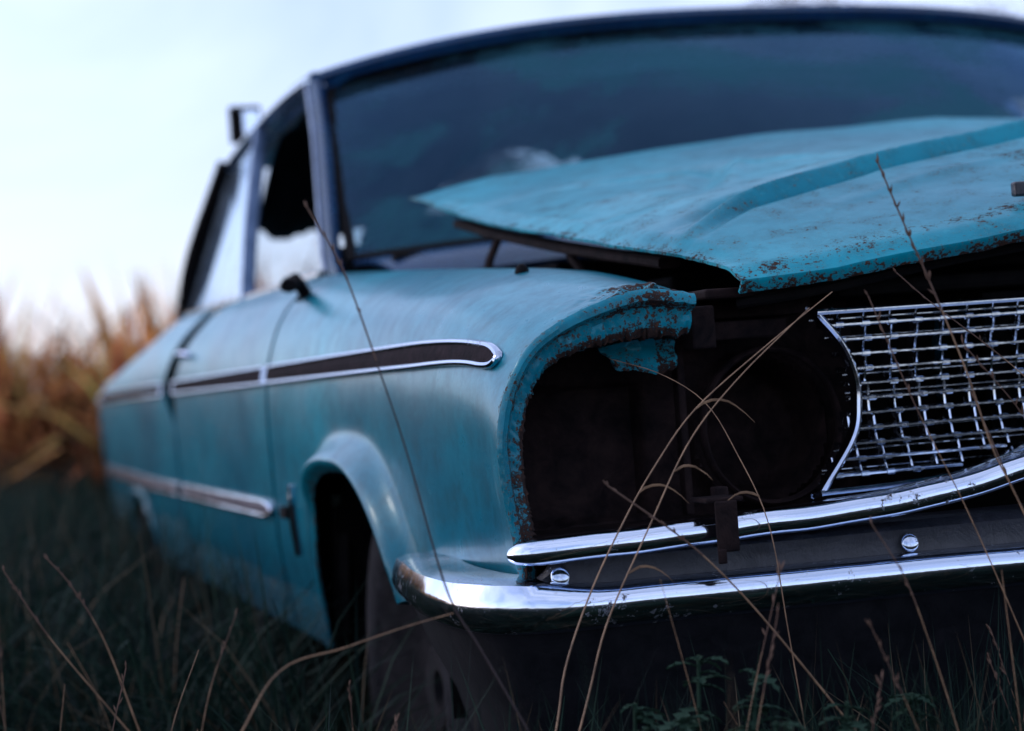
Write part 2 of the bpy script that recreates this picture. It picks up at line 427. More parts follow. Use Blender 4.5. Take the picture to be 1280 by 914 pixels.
hood=mk('hood',V,gridfaces(len(ts)+2,nx),HOODP,car,attr=A,solid=.004,split=50)
hood['label']="buckled turquoise hood, popped open and rust speckled"
V,F=sweep(cr([(-.69,.06,.765),(-.6,.03,.775),(-.39,0.02,.805),(-.1,0,.832),(.25,-.01,.845),(.6,0,.832),(.89,0.02,.805),(1.1,.03,.775),(1.19,.06,.765)],50),rrect(.05,.012))
mk('hood_brace',V,F,DARK,car)
V,F=joinm([sweep(cr([(-.70,.25,.828),(-.70,.6,.87),(-.70,1.0,.925),(-.70,1.25,.965)],20),rrect(.03,.014)),sweep(cr([(-.74,.95,.80),(-.73,1.0,.87),(-.70,1.02,.925)],8),rrect(.014,.01)),sweep(cr([(-.66,.55,.74),(-.69,.62,.83),(-.70,.66,.87)],8),rrect(.012,.012),up=(0,1,0))])
mk('hood_hinge',V,F,RUSTD,car)
V,F=box((-.315,.02,.880),(.05,.012,.018)); o=mk('hood_emblem',V,F,DFACE,car,bev=.003,smooth=False)
# ------------------------------------------------------------------ grille
lx=cr([(-.612,.748),(-.583,.712),(-.568,.675),(-.566,.640),(-.576,.598),(-.622,.536)],60)
def leftx(z): return float(np.interp(z,lx[::-1,1],lx[::-1,0]))
bz=cr([(-.622,.538),(-.53,.540),(-.444,.546),(-.38,.562),(-.33,.577),(-.2,.58),(.25,.58)],80)
def botz(x):
    xm=x if x<=XC else 2*XC-x
    return float(np.interp(xm,bz[:,0],bz[:,1]))
def gy(x,z): return .030+.03*math.sin(math.pi*max(0,min(1,(z-.54)/.21)))
full=[(x,.012,.748) for x in np.linspace(2*XC+.612,-.612,60)]+[(p[0],.018,p[1]) for p in lx]+[(p[0],.016,p[1]) for p in bz]
full+= [(2*XC-p[0],.016,p[1]) for p in bz[::-1]]+[(2*XC-p[0],.018,p[1]) for p in lx[::-1]]
V1,F1=sweep(full,rrect(.0065,.024,.4),up=(0,1,0))
rowsz=list(np.linspace(.7320,.5550,11))
parts=[]
PITCH=.0335
def slx(x,z): return x+(z-.64)*-.10*(XC-x)/.8
cols_x=list(np.arange(-.60,1.12,PITCH))
HB=[(-.014,-.0022),(-.012,-.0031),(.012,-.0022),(.014,-.001),(.014,.001),(.012,.0022),(-.012,.0031),(-.014,.0022)]
dz_=rowsz[0]-rowsz[1]
for k,z in enumerate(rowsz):
    xl=leftx(z)+.002; xr=2*XC-xl
    seg=[]
    def flush(seg):
        if len(seg)>3: parts.append(sweep(seg,HB))
    for x in np.linspace(xl,xr,160):
        if z>botz(x)+.005: seg.append((x,gy(x,z)-.003,z+.0004*mn.noise(Vector((x*6,z*40,0)))))
        else: flush(seg); seg=[]
    flush(seg)
    for i,cx_ in enumerate(cols_x):
        zz0=z+dz_*.5
        xx=slx(cx_+(PITCH*.04 if k%2 else -PITCH*.04),zz0)+random.uniform(-.0004,.0004)
        if xx<leftx(zz0)+.006 or xx>2*XC-leftx(zz0)-.006 or zz0-dz_*.5<botz(xx)-.002 or zz0>.745: continue
        parts.append(sweep([(xx,gy(xx,z)+.002,z),(xx,gy(xx,zz0)+.002,zz0),(xx,gy(xx,z+dz_)+.002,z+dz_)],rrect(.0030,.020,.3),up=(0,1,0)))
        if random.random()<.75 and z>botz(xx)+.006:
            parts.append(sweep([(xx-.0050,gy(xx,z)-.016,z),(xx+.0050,gy(xx,z)-.016,z)],rrect(.004,.0068,.45)))
for z in np.linspace(.740,.560,9):
    xl=leftx(z)+.01; seg=[(x,.072,z) for x in np.linspace(xl,2*XC-xl,12) if z>botz(x)+.004]
    if len(seg)>3: parts.append(sweep(seg,rrect(.004,.0022,.3)))
V,F=joinm(parts)
grille=mk('grille',V,F,CHROME2,car,smooth=False); grille['label']="chrome waffle grille, dirty and dented"
mk('grille_frame',V1,F1,TRIMC,grille)
shelf=[(p[0],-.004,p[1]-.012) for p in bz]+[(2*XC-p[0],-.004,p[1]-.012) for p in bz[::-1]]
V,F=sweep(shelf,[(-.02,.006),(.0,.005),(.014,0),(.018,-.006),(.014,-.010),(-.02,-.010)])
mk('grille_shelf',V,F,CHROME2,grille)
V,F=box((XC,.10,.65),(1.2,.01,.22)); mk('grille_backing',V,F,DARK,car,smooth=False)
# ------------------------------------------------------------------ bumper
plan=cr([(-1.030,.44),(-1.055,.25),(-1.068,.10),(-1.056,.0),(-1.01,-.055),(-.90,-.08),(-.6,-.095),(-.2,-.105),(.25,-.108)],110)
plan=np.vstack([plan,np.array([(2*XC-p[0],p[1]) for p in plan[::-1][1:]])])
nrm=[]
for i in range(len(plan)):
    T=plan[min(i+1,len(plan)-1)]-plan[max(i-1,0)]; T/=np.linalg.norm(T); nrm.append((T[1]*1.0,-T[0]*1.0))
nrm=np.array(nrm)
if nrm[len(plan)//2][1]>0: nrm=-nrm
def bump(name,prof,mat,parent):
    V=[]
    for i,p in enumerate(plan):
        for o,z in prof(i,p): V.append((p[0]+nrm[i][0]*o,p[1]+nrm[i][1]*o,z))
    m=len(prof(0,plan[0]))
    return mk(name,V,gridfaces(len(plan),m),mat,parent)
def dn(p,s=6,a=.003): return a*mn.noise(Vector((p[0]*s,p[1]*s,0)))
def prof_face(i,p):
    d=dn(p); cx=abs(p[0]-XC); k=sm((cx-1.20)/.07)
    L=[(0,.432+d),(-.012,.445),(-.022,.465),(-.026,.478),(-.022,.494),(-.032,.503),(-.08,.506)]
    return [(o-(.004*k if z>.44 else 0)+.5*dn(p,14),z if z<.44 else .44+(z-.44)*(1-.55*k)) for o,z in L]
def prof_val(i,p):
    d=dn(p)
    return [(-.10,.10),(-.09,.20),(-.06,.30),(-.03,.36),(-.012,.41),(0,.432+d)]
def prof_edge(i,p):
    d=dn(p); cx=abs(p[0]-XC); k=sm((cx-1.16)/.12); e=.6*dn(p,16)
    top=.466+.012*k
    return [(-.006,.420+d),(.004+e,.426+d),(.012+e,.435+d),(.016+e,.446+d),(.014+e,.456+d+.004*k),(.006,top-.003+d),(-.006,top+.001+d),(-.024,top+.002+d),(-.026-.034*k,top+.001+d)]
bumper=bump('front_bumper',prof_face,DFACE,car)
bumper['label']="dark faced front bumper with chrome edge and bolts"
bump('valance_panel',prof_val,VALM,bumper)
bump('chrome_edge',prof_edge,CHROME,bumper)
ub=cr([(-1.016,-.048,.505),(-1.0,-.062,.507),(-.9,-.080,.511),(-.78,-.086,.515),(-.647,-.092,.521),(-.55,-.096,.530),(-.485,-.098,.539),(-.43,-.10,.551),(-.389,-.102,.558),(-.3,-.104,.560),(.25,-.108,.560)],120)
ub=np.vstack([ub,[(2*XC-p[0],p[1],p[2]) for p in ub[::-1][1:]]])
ub=np.array([(p[0],p[1]+.005*mn.noise(Vector((p[0]*11,0,0))),p[2]+.002*mn.noise(Vector((p[0]*13,3,0)))) for p in ub])
tp=[min(1,.55+.45*math.sqrt(min(1,i/3))) for i in range(len(ub))]; tp=[min(a,b) for a,b in zip(tp,tp[::-1])]
V,F=sweep(ub,[(-.05,.012),(-.02,.0145),(0,.0145),(.008,.013),(.013,.007),(.015,0),(.013,-.007),(.008,-.013),(0,-.0145),(-.05,-.012)],taper=tp)
mk('upper_chrome_blade',V,F,CHROME,bumper)
def dome(c,r,h,n=16):
    V=[(c[0],c[1]-h,c[2])];F=[]
    for k in range(1,6):
        a=k/5*math.pi/2
        for i in range(n): V.append((c[0]+r*math.sin(a)*math.cos(2*math.pi*i/n),c[1]-h*math.cos(a),c[2]+r*math.sin(a)*math.sin(2*math.pi*i/n)))
    for i in range(n): F.append((0,1+(i+1)%n,1+i))
    for k in range(4):
        for i in range(n):
            a=1+k*n+i;b=1+k*n+(i+1)%n; F.append((a,b,b+n,a+n))
    return V,F
for x,y,z in((-.965,-.052,.478),(-.557,-.077,.479),(.25,-.087,.479),(1.05,-.077,.479),(1.465,-.052,.478)):
    V,F=dome((x,y,z),.0110,.0045); V=[(a,b+.25*(c-z),c) for a,b,c in V]; mk('bolt',V,F,TRIMC,bumper)
V,F=joinm([box((-.79,-.112,.520),(.026,.005,.056)),box((-.79,-.085,.549),(.045,.050,.005)),box((-.799,-.115,.488),(.010,.005,.016)),box((-.772,-.05,.554),(.015,.02,.012))])
mk('bumper_bracket',V,F,RUSTD,bumper,smooth=False,bev=.002)
# ------------------------------------------------------------------ trims
def trim(y0,y1,zc,h,name,round_front=False,point=False,mirror=False,ins=DARK):
    n=max(12,int((y1-y0)*30)); ys=np.linspace(y0,y1,n)
    if round_front or point: ys=y0+(y1-y0)*np.linspace(0,1,n+16)**1.6; n=len(ys)
    top=[];bot=[]
    for i,y in enumerate(ys):
        hh=h
        if round_front:
            q=min(1,(y-y0)/.06); hh=h*(.10+.90*math.sqrt(max(0,1-(1-q)**2)))*(.74+.26*sm((y-y0)/.4))
        if point:
            q=min(1,(y-y0)/.12); hh=h*(.1+.9*math.sqrt(max(0,1-(1-q)**2)))
        z=zc(y)
        for L,s in((top,1),(bot,-1)):
            zz=z+s*hh/2; L.append((sx(y,zz)-.004,y,zz))
    loop=top+bot[::-1]
    V,F=sweep(loop,circ(.0044,8,.0056),up=(1,0,0),closed=True)
    t=mk(name,V,F,TRIMC,car,mirror=mirror)
    V=[]
    for a,b in zip(top,bot):
        for k in range(5):
            s=k/4; bulge=.003*math.sin(math.pi*s)
            V.append((a[0]*(1-s)+b[0]*s-.001-bulge,a[1],a[2]*(1-s)+b[2]*s))
    mk('trim_insert',V,gridfaces(n,5,flip=True),ins,t,mirror=mirror)
INS=rough('trim_insert_brown',(.004,.003,.005,1),(.022,.014,.017,1),35,r=.8,spec=.06)
INS2=rough('trim_insert_pale',(.07,.06,.075,1),(.22,.19,.22,1),35,r=.35,metal=.6)
zt=lambda y: .738-.003*y-.016*math.exp(-max(0,y-.07)/.10); zl=lambda y:.487-.003*(y-1.6)
for m in(False,True):
    trim(.06,1.562,zt,.029,'side_trim',round_front=True,mirror=m,ins=INS)
    trim(1.596,2.93,zt,.029,'side_trim',mirror=m,ins=INS)
    trim(3.16,5.40,zt,.029,'side_trim',mirror=m,ins=INS)
    trim(1.60,2.88,zl,.026,'lower_trim',point=True,mirror=m,ins=INS2)
    trim(2.96,5.35,zl,.026,'lower_trim',mirror=m,ins=INS2)
V,F=sweep(cr([(-1.022,1.262,.545),(-1.024,1.265,.50),(-1.020,1.275,.46),(-1.014,1.285,.425)],12),rrect(.014,.009),up=(0,1,0))
mk('loose_trim_clip',V,F,TRIMC,car,smooth=False,bev=.001)
V,F=box((-1.010,1.40,.492),(.02,.06,.02)); mk('trim_clip',V,F,DARK,car,smooth=False,bev=.003)
V,F=joinm([sweep(cr([(-.925,1.50,.86),(-.94,1.49,.885),(-.955,1.47,.90)],8),circ(.012,8)),sweep([(-.955,1.50,.895),(-.975,1.42,.885)],circ(.017,8,.013)),sweep([(-.92,1.46,.862),(-.93,1.54,.864)],circ(.014,8,.008))])
mk('broken_mirror_stub',V,F,DARK,car)
V,F=dome((-.85,.40,.842),.010,.014); V=[(a,.40+(c-.842),.832+(.40-b)) for a,b,c in V]
mk('washer_nozzle',V,F,DARK,car)
# ------------------------------------------------------------------ cowl, windshield, roof
HW0,HW1=1.05,.985
def ws_base(s): return (XC+s*HW0,1.70-.28*(1-s*s),.940+.035*(1-s*s))
def ws_top(s): return (XC+.012+s*(HW1-.02),2.27-.17*(1-s*s),1.352+.087*(1-abs(s)**2.9))
NS=60; NT=16; V=[]
for k in range(NT):
    t=k/(NT-1)
    for i in range(NS):
        s=-1+2*i/(NS-1); a=Vector(ws_base(s)); b=Vector(ws_top(s)); p=a.lerp(b,t); p.y-=.02*math.sin(math.pi*t); V.append(p)
wsh=mk('windshield',V,gridfaces(NT,NS),GLASS,car); wsh['label']="dusty dark windshield with cloudy reflections painted into the glass"
loop=[ws_base(s) for s in np.linspace(-1,1,50)]+[Vector(ws_base(1)).lerp(Vector(ws_top(1)),t) for t in np.linspace(.04,.93,16)]+[Vector(ws_top(s)) for s in np.linspace(.985,-.985,50)]+[Vector(ws_top(-1)).lerp(Vector(ws_base(-1)),t) for t in np.linspace(.07,.96,16)]
loop=[tuple(p) for p in loop]
nrmw=(0,-.6,.8)
V,F=sweep(loop,rrect(.020,.018),up=nrmw,closed=True); mk('windshield_seal',V,F,DARK,car)
V=[]
for k in range(8):
    t=k/7
    for i in range(NS):
        s=-1+2*i/(NS-1); a=Vector(ws_base(s)); x=XC+s*1.02
        V.append((a.x*(1-t)+(XC+s*1.0)*t,a.y-.005-t*.20,a.z-.002-.05*t+.016*math.sin(math.pi*t)))
mk('cowl_panel',V,gridfaces(8,NS,flip=True),BLUE,car,solid=.008,attr=[.05]*len(V))
ap=[(-.838,1.66,.900),(-.832,1.72,.95),(-.797,1.90,1.095),(-.762,2.08,1.235),(-.735,2.25,1.360)]
for m in(False,True):
    V,F=sweep(cr(ap,24),rrect(.030,.032,.4),up=nrmw); mk('windshield_pillar',V,F,BLUE,car,mirror=m,attr=[.05]*len(V))
    V,F=sweep(cr([(p[0]-.018,p[1]+.012,p[2]) for p in ap],24),rrect(.007,.02,.4),up=nrmw); mk('pillar_moulding',V,F,PALEP,car,mirror=m)
V=[]; NR=40
for k in range(NR):
    t=k/(NR-1)
    for i in range(NS):
        s=-1+2*i/(NS-1); f=ws_top(s)
        y0=f[1]-.02; y=y0+(3.48-y0+.10*(1-s*s))*t
        zc=f[2]+.03; zr=1.315+.075*(1-s*s)
        z=zc*(1-t)+zr*t+.05*math.sin(math.pi*t)*(1-.6*s*s)-.012*math.exp(-(t/.03)**2)-.03*max(0,(abs(s)-.95)/.05)
        V.append((XC+.012+s*(HW1+.005),y,z))
mk('roof',V,gridfaces(NR,NS),BLUE,car,solid=.02,attr=[.03]*len(V))
V,F=sweep([(XC+.012+s*(HW1-.005),ws_top(s)[1]-.012,ws_top(s)[2]+.017) for s in np.linspace(-1,1,60)],rrect(.03,.03,.5)); mk('roof_header',V,F,BLUE,car,attr=[.0]*len(V))
for m in(False,True):
    rail=cr([(-.735,2.24,1.362),(-.735,2.5,1.365),(-.735,2.9,1.355),(-.735,3.3,1.33),(-.735,3.50,1.31)],30)
    V,F=sweep(rail,rrect(.03,.035)); mk('roof_rail',V,F,BLUE,car,mirror=m,attr=[.0]*len(V))
    V,F=sweep([(p[0]-.02,p[1],p[2]-.002) for p in rail],rrect(.012,.008)); mk('drip_rail',V,F,CHROME2,car,mirror=m)
    V,F=sweep(cr([(-.872,2.53,.91),(-.83,2.66,1.08),(-.752,2.87,1.34)],12),rrect(.016,.035),up=(1,0,0)); mk('door_pillar',V,F,PALEP,car,mirror=m)
    V,F=sweep(cr([(-.862,3.66,.92),(-.83,3.62,1.08),(-.745,3.47,1.32)],14),rrect(.03,.055),up=(1,0,0)); mk('rear_pillar',V,F,DARK,car,mirror=m)
    V,F=sweep(cr([(-.80,4.02,.92),(-.77,3.80,1.10),(-.72,3.50,1.31)],14),rrect(.05,.05),up=(1,0,0)); mk('roof_pillar',V,F,BLUE,car,mirror=m,attr=[0]*len(V))
    V,F=sweep([(-.866,1.66,.916),(-.872,2.5,.918),(-.868,3.68,.930)],rrect(.02,.012)); mk('window_sill',V,F,CHROME2,car,mirror=m)
    V=[(-.862,2.58,.93),(-.862,3.62,.935),(-.742,3.46,1.315),(-.752,2.89,1.335)]
    mk('quarter_window',V,[(0,1,2,3)],GLASS2,car,mirror=m,smooth=False)
V=[]  # sag added to block rear window light; gap leaves a pale windshield patch
for k in range(24):
    for i in range(110):
        s=-1+2*i/109; t=k/23; x=XC+s*.965; y=2.35+1.12*t
        if x<-.22:
            hem=1.125+.055*mn.noise(Vector((x*8,0,3)))+.03*mn.noise(Vector((x*26,0,3)))
            sag=max(.02,1.33-hem)*sm((t-.35)/.65)
        else:
            sag=.30*sm((t-.40)/.6)*(.72+.6*mn.noise(Vector((x*6,0,3)))+.35*mn.noise(Vector((x*19,0,3))))
            sag*=1-.9*math.exp(-((x-.05)/.26)**2)
        z=1.33+.05*(1-s*s)-.02*t-.03*max(0,mn.noise(Vector((x*3,y*2.5,0))))-sag
        V.append((x,y,z))
mk('headliner_light_block',V,gridfaces(24,110),SEATM,car)
V=[]
for k in range(10):
    t=k/9
    for i in range(30):
        s=-1+2*i/29
        V.append((XC+s*(.93*t+.97*(1-t)-.05),(4.0+.15*(1-s*s))*(1-t)+(3.52+.1*(1-s*s))*t,.93*(1-t)+(1.31+.06*(1-s*s))*t))
mk('rear_window',V,gridfaces(10,30,flip=True),GLASS2,car)
V=[]
for k in range(24):
    t=k/23
    for i in range(30):
        s=-1+2*i/29; y=3.62+ (5.46-3.62)*t
        K=keyp(y)[0]; hw=abs(K[0]-XC)
        V.append((XC+s*hw,y,K[1]+.02*(1-s**4)-.002))
mk('trunk_lid',V,gridfaces(24,30),PAINT,car,attr=[.05]*len(V),solid=.008)
V=[]
K=keyp(5.45)
for k,(x,z) in enumerate(K):
    for i in range(12): V.append((x+(2*XC-2*x)*i/11,5.45+.05*math.sin(math.pi*i/11)*.5,z))
mk('rear_panel',V,gridfaces(len(K),12,flip=True),PAINT,car,attr=[.2]*len(V))
def seat(y,zt,xc,w):
    V=[]
    for k,(dy,z) in enumerate([(-.42,.50),(-.45,.60),(-.38,.66),(-.05,.64),(.0,.70),(.06,zt-.03),(.10,zt),(.16,zt-.02),(.20,.6)]):
        for i in range(14):
            s=-1+2*i/13; V.append((xc+s*w,y+dy,z-(.03*abs(s)**6)))
    return V,gridfaces(9,14)
for xc,w_ in((-.12,.38),(.70,.40)):
    V,F=seat(2.85,1.12,xc,w_); mk('front_seat',V,F,SEATM,car,solid=.02)
V,F=seat(3.65,.95,XC,.84); mk('rear_seat',V,F,SEATM,car,solid=.02)
V,F=sweep([(XC+s*1.03,1.86-.2*(1-s*s),.90+.02*(1-s*s)) for s in np.linspace(-1,1,30)],rrect(.26,.14)); mk('dashboard',V,F,SEATM,car)
sw=[(.78+.19*math.cos(a),2.12-.08*math.sin(a),.95+.17*math.sin(a)) for a in np.linspace(0,2*math.pi,33)[:-1]]
V,F=sweep(sw,circ(.012,8),up=(0,1,.4),closed=True); V2,F2=sweep([(.78,2.12,.95),(.78,1.9,.88)],circ(.02,8)); V3,F3=sweep([(.60,2.12,.95),(.96,2.12,.95)],circ(.01,6)); V,F=joinm([(V,F),(V2,F2),(V3,F3)])
mk('steering_wheel',V,F,DARK,car)
for m,x0 in((0,-.45),(1,.35)):
    pts=[Vector(ws_base((x-XC)/HW0)) for x in np.linspace(x0,x0+.42,12)]
    pts=[(p.x,p.y-.006+.02*i/11,p.z+.016+.02*i/11) for i,p in enumerate(pts)]
    V,F=sweep(pts,rrect(.008,.01)); mk('windshield_wiper',V,F,DARK,car)
V,F=joinm([sweep([(-.70,3.45,1.33),(-.70,3.47,1.40)],circ(.012,8)),box((-.685,3.5,1.43),(.085,.03,.10))])
rm=mk('roof_spotlight',V,F,DARK,car,smooth=False,bev=.012)
V,F=box((-.672,3.482,1.432),(.045,.006,.07)); mk('spotlight_lens',V,F,CHROME,rm,smooth=False,bev=.004)
V,F=sweep(cr([(-.985,2.70,.800),(-1.0,2.72,.806),(-1.0,2.82,.806),(-.985,2.84,.800)],12),circ(.006,8)); mk('door_handle',V,F,CHROME,car); mk('door_handle',V,F,CHROME,car,mirror=True)
def lathe(prof,c,n=48):
    V=[]
    for x,r in prof:
        for i in range(n):
            a=2*math.pi*i/n; V.append((c[0]+x,c[1]+r*math.cos(a),c[2]+r*math.sin(a)))
    return V,gridfaces(len(prof),n,True)
def wheel(c,mirror):
    w=empty('wheel',Vector((0,0,0)),car)
    tp=[(.0,.20),(-.10,.205),(-.115,.22),(-.118,.25),(-.115,.29),(-.10,.318),(-.08,.328),(.06,.328),(.09,.315),(.10,.25),(.09,.2)]
    V,F=lathe(tp,c); mk('tyre',V,F,RUBBER,w,mirror=mirror)
    V,F=lathe([(-.02,.02),(-.07,.03),(-.075,.06),(-.05,.09),(-.06,.15),(-.09,.18),(-.105,.20),(-.11,.208),(.08,.205)],c); mk('rim',V,F,RIMM,w,mirror=mirror)
for c in((-.83,.83,.24),(-.84,4.05,.25)):
    for m in(False,True): wheel(c,m)
for (c,a,h,p) in AR:
    V=[]
    for x in(-.965,-.55):
        for th in np.linspace(0,math.pi,24): V.append((x,c+(a+.03)*math.cos(th),.25+(h+.06)*math.sin(th)))
    for m in(False,True): mk('wheel_well',V,gridfaces(2,24),DARK,car,mirror=m)
    V,F=box((-.54,c,.45),(.02,.9,.5))
    for m in(False,True): mk('wheel_well_wall',V,F,DARK,car,mirror=m,smooth=False)
# ------------------------------------------------------------------ ground, grass, brush
def foliage(name,trans=.3,rough_=.6,spec=.2):
    m,nt,b=newmat(name); out=nt.nodes['Material Output']
    at=N(nt,'ShaderNodeAttribute'); at.attribute_name='tint'
    nt.links.new(at.outputs['Color'],b.inputs['Base Color']); b.inputs['Roughness'].default_value=rough_; b.inputs['Specular IOR Level'].default_value=spec
    tl=N(nt,'ShaderNodeBsdfTranslucent'); nt.links.new(at.outputs['Color'],tl.inputs[0])
    mx=N(nt,'ShaderNodeMixShader'); mx.inputs[0].default_value=trans
    nt.links.new(b.outputs[0],mx.inputs[1]); nt.links.new(tl.outputs[0],mx.inputs[2]); nt.links.new(mx.outputs[0],out.inputs[0])
    return m
FOL=foliage('grass_blades',.2,spec=.08); FOLB=foliage('dry_brush_leaves',.45)
m,nt,b=newmat('grassy_soil'); co=N(nt,'ShaderNodeTexCoord').outputs['Object']
n=noise_node(nt,1.2,8,.7,.3,co); n2=noise_node(nt,30,6,.7,.2,co)
c=mixc(nt,n.outputs[0],(.005,.008,.007,1),(.016,.016,.011,1)); c=mixc(nt,math_(nt,'MULTIPLY',n2.outputs[0],.7),c,(.004,.005,.005,1))
nt.links.new(c,b.inputs['Base Color']); b.inputs['Roughness'].default_value=.95; b.inputs['Specular IOR Level'].default_value=.1; SOIL=m
n_=61; V=[]
ax=np.sign(np.linspace(-1,1,n_))*np.abs(np.linspace(-1,1,n_))**3*400
for y in ax:
    for x in ax:
        d=math.hypot(x,y); V.append((x,y,(.02*mn.noise(Vector((x*.8,y*.8,0))) if d<12 else 0)+ (0.6*mn.noise(Vector((x*.02,y*.02,7))) *sm((d-20)/60))))
gd=mk('ground',V,gridfaces(n_,n_),SOIL,None,off=(0,0,0)); gd['kind']='structure'
def blades(name,xy,h,w,cols,mat,lean=.35,seg=4,zbase=0.0,curl=1.0,base=.30):
    n=len(xy); ang=np.random.rand(n)*2*np.pi; la=np.random.rand(n)*2*np.pi
    L=(np.random.rand(n)*lean+.05)*h
    dx=np.cos(ang)*w/2; dy=np.sin(ang)*w/2
    V=np.zeros((n,seg*2+1,3))
    for k in range(seg+1):
        t=k/seg; cx=xy[:,0]+np.cos(la)*L*t**1.8*curl; cy=xy[:,1]+np.sin(la)*L*t**1.8*curl
        cz=zbase+h*(t-.18*t**3*(L/h)*2)
        ww=(1-t**1.5)
        if k<seg:
            V[:,2*k]=np.stack([cx-dx*ww,cy-dy*ww,cz],1); V[:,2*k+1]=np.stack([cx+dx*ww,cy+dy*ww,cz],1)
        else: V[:,2*k]=np.stack([cx,cy,cz],1)
    m=seg*2+1; bs=(np.arange(n)*m)[:,None]
    q=[]
    for k in range(seg-1): q.append(bs+np.array([[2*k,2*k+1,2*k+3,2*k+2]]))
    quads=np.concatenate(q); tris=bs+np.array([[2*seg-2,2*seg-1,2*seg]])
    me=bpy.data.meshes.new(name); me.vertices.add(n*m); me.vertices.foreach_set('co',V.reshape(-1))
    nq=len(quads); ntt=len(tris)
    me.loops.add(nq*4+ntt*3); me.loops.foreach_set('vertex_index',np.concatenate([quads.reshape(-1),tris.reshape(-1)]).astype(np.int32))
    me.polygons.add(nq+ntt); st=np.concatenate([np.arange(nq)*4,nq*4+np.arange(ntt)*3]).astype(np.int32)
    me.polygons.foreach_set('loop_start',st)
    me.update(calc_edges=True); me.validate()
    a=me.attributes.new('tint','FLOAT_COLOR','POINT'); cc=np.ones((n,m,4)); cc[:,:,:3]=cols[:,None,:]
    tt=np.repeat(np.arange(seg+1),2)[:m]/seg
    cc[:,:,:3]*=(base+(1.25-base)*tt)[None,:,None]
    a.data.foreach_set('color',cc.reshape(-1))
    me.materials.append(mat); o=bpy.data.objects.new(name,me); COL.objects.link(o); return o
def pts(n,x0,x1,y0,y1): return np.stack([np.random.uniform(x0,x1,n),np.random.uniform(y0,y1,n)],1)
def clumpy(P,f=1.3,thr=-.25):
    k=[mn.noise(Vector((p[0]*f,p[1]*f,0)))+.5*random.random()>thr for p in P]; return P[np.array(k)]
A1=clumpy(pts(56000,-3.2,-1.05,-.6,7),2.0,-.15); A2=clumpy(pts(36000,-2.2,2.6,-.95,-.14)); A2b=clumpy(pts(20000,-1.02,2.2,-.55,-.16),2.2,-.05); A3=pts(9000,-.95,1.5,.1,5.3); A4=clumpy(pts(24000,-9,7,6,16),.5); A5=pts(9000,-9,-3,-2,7)
P=np.vstack([A1,A2,A2b,A3,A4,A5]); n=len(P); n1=len(A1); n2_=n1+len(A2); n2c=n2_+len(A2b); n3=n2c+len(A3)
h=np.random.uniform(.14,.38,n); h[n2c:n3]*=.5
nn=np.array([mn.noise(Vector((p[0]*1.6,p[1]*1.3,3))) for p in P]); h*=1+.7*nn
h[n1:n2_]*=1.25; yy_=P[:n1,1]; h[:n1]*=1.08+.45*np.clip((yy_-.6)/1.2,0,1)
h[n2_:n2c]=np.random.uniform(.28,.45,n2c-n2_)*(1+.40*nn[n2_:n2c])
w=np.random.uniform(.0035,.010,n); w[n3:]*=1.8; w[n1:n2c]*=.7
mixr=np.random.rand(n)[:,None]; green=np.array([.024,.054,.036]); dry=np.array([.18,.14,.09]); deep=np.array([.003,.012,.013])
cols=green*mixr+deep*(1-mixr); cols*=(.75+.9*np.clip(nn,-.6,1))[:,None]
dm=(np.random.rand(n)<.09); cols[dm]=dry*(.15+.75*np.random.rand(dm.sum())[:,None])
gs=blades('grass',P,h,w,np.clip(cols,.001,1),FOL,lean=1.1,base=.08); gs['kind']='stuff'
P=pts(34000,-12,8,12.5,17); P=clumpy(P,1.1,0.0); n=len(P)
h=np.random.uniform(.5,1.6,n)*(1+.8*np.array([mn.noise(Vector((p[0]*1.7,p[1]*.6,9)))+.3*mn.noise(Vector((p[0]*5,p[1]*1.5,2))) for p in P]))
r=np.random.rand(n)[:,None]
tone=np.array([.07+3.2*max(0,.40+1.35*mn.noise(Vector((p[0]*2.6,p[1]*1.6,5)))) for p in P])[:,None]
cols=(np.array([.72,.27,.08])*r+np.array([.13,.04,.025])*(1-r))*tone
wd=np.random.uniform(.03,.12,n); big=np.random.rand(n)<.08; wd[big]=np.random.uniform(.15,.34,big.sum()); cols[big]=np.array([.85,.46,.18])*np.random.uniform(.1,1,(big.sum(),1))  # bright clumps and wide blades put sunlit bits into the tint
ln=np.where(np.random.rand(n)<.5,.6,2.4)
br=blades('dry_brush',P,h,wd,np.clip(cols,0,.85),FOLB,lean=ln,base=.05); br['kind']='stuff'
